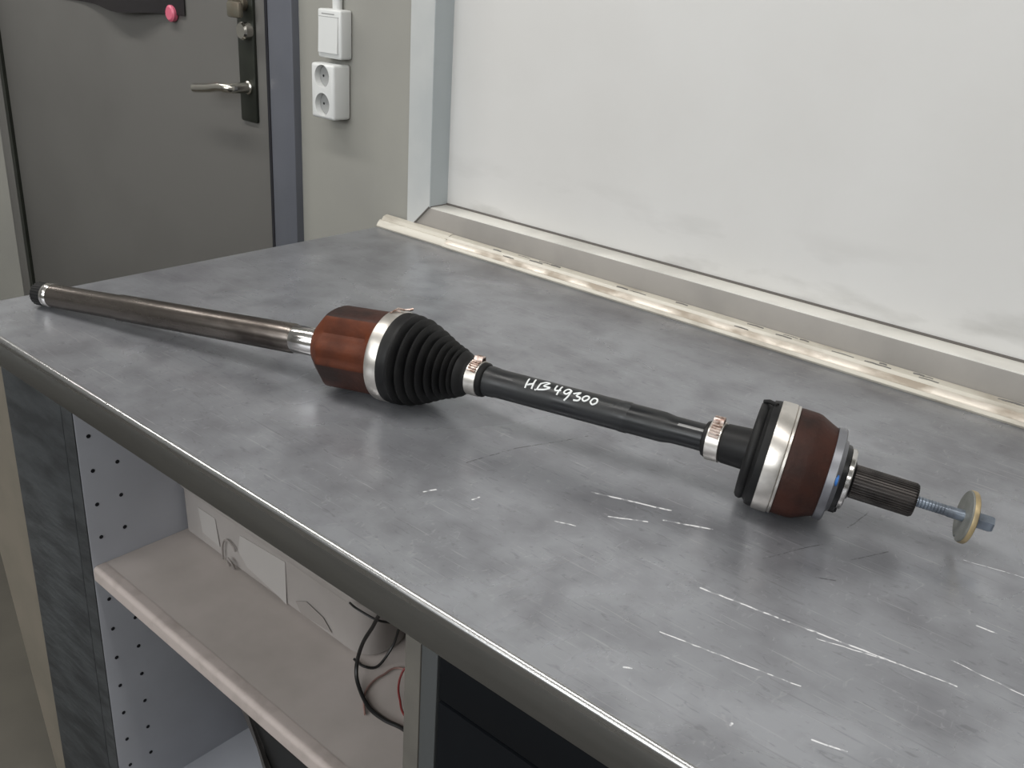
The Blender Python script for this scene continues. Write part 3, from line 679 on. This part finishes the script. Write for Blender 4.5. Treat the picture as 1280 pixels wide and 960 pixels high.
def small_clamp(q0, q1, r, ear_deg, nm):
    c = obj(nm, LT(TC, dS, [(q0, r - 0.0008), (q0 + 0.0006, r + 0.0006), (q1 - 0.0006, r + 0.0006), (q1, r - 0.0008)], 48, u=uS, s=sS), 'band', ax)
    e = bmesh.new(); m_ = (q0 + q1) / 2; w_ = (q1 - q0) * 0.36
    for t0, t1, r0, r1 in ((ear_deg - 14, ear_deg - 8, r + 0.0004, r + 0.0042), (ear_deg + 8, ear_deg + 14, r + 0.0042, r + 0.0004), (ear_deg - 8, ear_deg + 8, r + 0.0042, r + 0.0030)):
        P = [at(TC, dS, uS, sS, m_ - w_, t0, r0), at(TC, dS, uS, sS, m_ + w_, t0, r0), at(TC, dS, uS, sS, m_ + w_, t1, r1), at(TC, dS, uS, sS, m_ - w_, t1, r1)]
        nrm = (P[0] - TC); nrm = (nrm - dS * nrm.dot(dS)).normalized() * 0.0009
        v = [e.verts.new(p) for p in P] + [e.verts.new(p + nrm) for p in P]
        for f in ((0, 1, 2, 3), (7, 6, 5, 4), (0, 4, 5, 1), (1, 5, 6, 2), (2, 6, 7, 3), (3, 7, 4, 0)): e.faces.new([v[i] for i in f])
    sub('clamp_ear', e, 'crimp', c, ax)
    e2 = bmesh.new()                                # crimped, pitted overlap of the band
    for k in range(5):
        t = ear_deg + 22 + k * 9
        add_tube(e2, [at(TC, dS, uS, sS, q0 + 0.002, t, r + 0.0009), at(TC, dS, uS, sS, q1 - 0.002, t + 3, r + 0.0009)], 0.0012, 6)
    sub('crimp_ridges', e2, 'crimp', c, ax)
    return c
small_clamp(0.0900, 0.1030, 0.0178, -12, 'small_clamp')
small_clamp(0.3375, 0.3505, 0.0180, -4, 'small_clamp')
# bar
br = obj('shaft_bar', LT(TC, dS, [(0.080, 0.0140), (0.1085, 0.0150), (0.112, 0.0156), (0.118, 0.0152), (0.121, 0.0146), (0.252, 0.0145), (0.2535, 0.0149), (0.2600, 0.0149), (0.2615, 0.0143), (0.294, 0.0142), (0.304, 0.0127), (0.325, 0.0126), (0.345, 0.0130)], 48, u=uS, s=sS), 'black', ax, 'black painted bar')
def wrap_patch(q0, q1, a0, a1, r, nq=6, na=6, jag=0.0):
    bm = bmesh.new(); rr = random.Random(int(q0 * 1e4) + int(a0))
    g = [[at(TC, dS, uS, sS, q0 + (q1 - q0) * i / nq + (rr.uniform(-jag, jag) if 0 < j < na else 0), a0 + (a1 - a0) * j / na, r) for j in range(na + 1)] for i in range(nq + 1)]
    v = [[bm.verts.new(p) for p in row] for row in g]
    for i in range(nq):
        for j in range(na): bm.faces.new((v[i][j], v[i + 1][j], v[i + 1][j + 1], v[i][j + 1]))
    return bm
for args, m_ in (((0.2475, 0.2615, 12, 62, 0.01500, 6, 6, 0.0008), 'scuff'), ((0.309, 0.334, 30, 42, 0.01275, 6, 3, 0.0006), 'scuff2'), ((0.228, 0.246, 30, 36, 0.0146, 5, 2, 0.0005), 'scuff')):
    sub('scuff_patch', wrap_patch(*args), m_, br, ax)
# hand-painted number on the bar
STROKES = [[(0.1557, 9.9), (0.156, 55.3)], [(0.1622, 5.3), (0.1628, 52.6)], [(0.157, 40.8), (0.163, 27.4)], [(0.1694, 18.5), (0.1681, 51.5)], [(0.1696, 20.1), (0.1732, 6.9), (0.1774, 6.7), (0.1733, 27.5), (0.18, 28.4), (0.1761, 41.0), (0.1692, 48.3)],
 [(0.1669, 49.0), (0.1664, 54.0)],
 [(0.1856, 8.5), (0.1859, 33.2), (0.1917, 28.1)], [(0.1907, 6.6), (0.1893, 50.6)], [(0.2020, 17.5), (0.1985, 12.0), (0.1960, 20.0), (0.1954, 33.6), (0.1984, 36.6), (0.2014, 20.5)], [(0.2018, 18.2), (0.2008, 44.9), (0.198, 63.6)],
 [(0.2045, 28.3), (0.211, 14.2), (0.2084, 33.2), (0.2127, 37.5), (0.2117, 50.1), (0.207, 52.9)], [(0.2159, 28.9), (0.2152, 40.8), (0.2178, 46.3), (0.2206, 36.2), (0.2208, 25.6), (0.2180, 22.5), (0.2159, 28.9)],
 [(0.2237, 41.5), (0.2254, 25.7), (0.2290, 25.7), (0.2298, 40.1), (0.2265, 51.0), (0.2241, 45.3), (0.2237, 41.5)]]
bm = bmesh.new()
for st in STROKES:
    P = [at(TC, dS, uS, sS, q, a, 0.01465) for q, a in st]
    if len(P) > 2: P = smooth_path(P, 4)
    else: P = [P[0].lerp(P[1], k / 6) for k in range(7)]
    fixed = []
    for p in P:
        v = p - TC; al = dS * v.dot(dS); rd = (v - al).normalized() * 0.01455; fixed.append(TC + al + rd)
    add_tube(bm, fixed, 0.00092, 6)
sub('painted_number', bm, 'wpaint', br, ax, 'white handwritten letters and numbers H.B 49300')

# outer boot neck, folded disc, clamp, housing, flange, ring, spline
obj('outer_boot_neck', LT(TC, dS, [(0.3330, 0.0140), (0.3340, 0.0158), (0.3372, 0.0172), (0.3510, 0.0172), (0.3525, 0.0180), (0.3740, 0.0190), (0.3850, 0.0215)], 48, u=uS, s=sS), 'rubber', ax, 'smooth black rubber sleeve')
obj('outer_boot', LT(OC, dO, [(-0.0250, 0.0200), (-0.0255, 0.0330), (-0.0250, 0.0415), (-0.0232, 0.0440), (-0.0205, 0.0448), (-0.0185, 0.0440), (-0.0175, 0.0432), (-0.0160, 0.0445), (-0.0145, 0.0475), (-0.0100, 0.0483), (-0.0060, 0.0480), (-0.0060, 0.0400)], 72, u=uO, s=sO), 'rubber', ax, 'folded black rubber boot', ang=50)
oc = obj('large_clamp', LT(OC, dO, [(-0.0085, 0.0476), (-0.0080, 0.0490), (-0.0070, 0.0494), (0.0035, 0.0494), (0.0050, 0.0492), (0.0060, 0.0478)], 96, u=uO, s=sO), 'band', ax, 'bright steel band round the outer joint')
sub('band_rim', LT(OC, dO, [(0.0055, 0.0470), (0.0060, 0.0487), (0.0080, 0.0487), (0.0085, 0.0470)], 96, u=uO, s=sO), 'band', oc, ax)
ear = bmesh.new()
add_tube(ear, [at(OC, dO, uO, sO, -0.0235, -8, 0.0448), at(OC, dO, uO, sO, -0.019, -5, 0.0470), at(OC, dO, uO, sO, -0.012, 2, 0.0480)], 0.0020, 8)
sub('clamp_ear', ear, 'rubber', oc, ax)
oh = obj('outer_joint_housing', LT(OC, dO, [(0.0050, 0.0460), (0.0070, 0.0474), (0.0120, 0.0478), (0.0230, 0.0476), (0.0270, 0.0468), (0.0360, 0.0425), (0.0400, 0.0408), (0.0440, 0.0392), (0.0455, 0.0380)], 96, u=uO, s=sO), 'rust2', ax, 'rusty dark brown bell-shaped joint housing')
fl = obj('flange', LT(OC, dO, [(0.0425, 0.0385), (0.0430, 0.0410), (0.0495, 0.0412), (0.0505, 0.0400), (0.0508, 0.0330), (0.0540, 0.0310), (0.0545, 0.0200)], 96, u=uO, s=sO), 'flange', ax, 'grey steel shoulder ring', ang=30)
b_ = bmesh.new()
add_lathe(b_, at(OC, dO, uO, sO, 0.0500, 70, 0.0362), dO, [(0, 0.0050), (0.0022, 0.0048)], 14, u=uO, s=sO)
sub('blue_mark', b_, 'blue', fl, ax, 'small blue paint dot')
obj('black_seal', LT(OC, dO, [(0.0515, 0.0200), (0.0520, 0.0300), (0.0580, 0.0285), (0.0590, 0.0200)], 64, u=uO, s=sO), 'oil', ax, 'black seal behind the bright ring')
b_ = bmesh.new()
add_lathe(b_, at(OC, dO, uO, sO, 0.0530, 158, 0.0270), dO, [(0, 0.0045), (0.006, 0.0045), (0.008, 0.003)], 14, u=uO, s=sO)
obj('seal_knob', b_, 'oil', ax)
rg = obj('retaining_ring', LT(OC, dO, [(0.0580, 0.0235), (0.0580, 0.0262), (0.0590, 0.0270), (0.0620, 0.0270), (0.0630, 0.0262), (0.0630, 0.0235)], 72, u=uO, s=sO), 'polish', ax, 'thin bright ring at the foot of the spline')
obj('spline_root', LT(OC, dO, [(0.0540, 0.0240), (0.0610, 0.0235), (0.0660, 0.0150)], 48, u=uO, s=sO), 'oil', ax)
obj('splined_stub', LT(OC, dO, [(0.0620, 0.0140), (0.0650, 0.0148), (0.1165, 0.0148), (0.1185, 0.0136), (0.1190, 0.0060)], 216, u=uO, s=sO, fn=lambda q, a, r: r - (0.0010 if (math.cos(a * 36) < 0 and 0.064 < q < 0.1187) else 0.0)), 'spline', ax, 'dull steel splined stub', ang=20)
bl = obj('axle_bolt', LT(OC, dO, [(0.1150, 0.0046), (0.1450, 0.0046), (0.1455, 0.0050), (0.1600, 0.0050)], 24, u=uO, s=sO), 'bolt', ax, 'blue-grey zinc bolt')
tb = bmesh.new()
for k in range(9):
    q = 0.121 + k * 0.0026
    add_lathe(tb, OC, dO, [(q - 0.0007, 0.0043), (q, 0.0050), (q + 0.0007, 0.0043)], 20, u=uO, s=sO)
sub('bolt_thread', tb, 'bolt', bl, ax)
sub('bolt_flange', LT(OC, dO, [(0.1625, 0.0050), (0.1630, 0.0115), (0.1665, 0.0115), (0.1685, 0.0090), (0.1675, 0.006)], 32, u=uO, s=sO), 'bolt', bl, ax)
sub('bolt_head', LT(OC, dO, [(0.1670, 0.0072), (0.1795, 0.0072), (0.1812, 0.0062), (0.1812, 0.0042), (0.1780, 0.0040)], 6, u=uO, s=sO), 'bolt', bl, ax, flat=True)
wtilt = (dO + uO * -0.03 + sO * -0.11).normalized(); _, uW, sW = basis(wtilt)
def notch(q, a, r): return r - (0.0028 if abs(math.degrees(a) % 360 - 176) < 5 and r > 0.02 else 0)
ws = obj('washer', LT(OC + dO * 0.1575, wtilt, [(0.0, 0.0055), (0.0, 0.0215), (0.0006, 0.0222), (0.0012, 0.0222), (0.0012, 0.0055)], 72, u=uW, s=sW, fn=notch), 'washer', ax, 'large dull grey washer')
sub('washer_rim', LT(OC + dO * 0.1575, wtilt, [(0.0012, 0.0055), (0.0012, 0.0224), (0.0020, 0.0228), (0.0048, 0.0228), (0.0055, 0.0222), (0.0055, 0.0055)], 72, u=uW, s=sW, fn=notch), 'wrim', ws, ax, 'yellowish washer rim')

for o in bpy.data.objects:
    if '_org' in o: del o['_org']
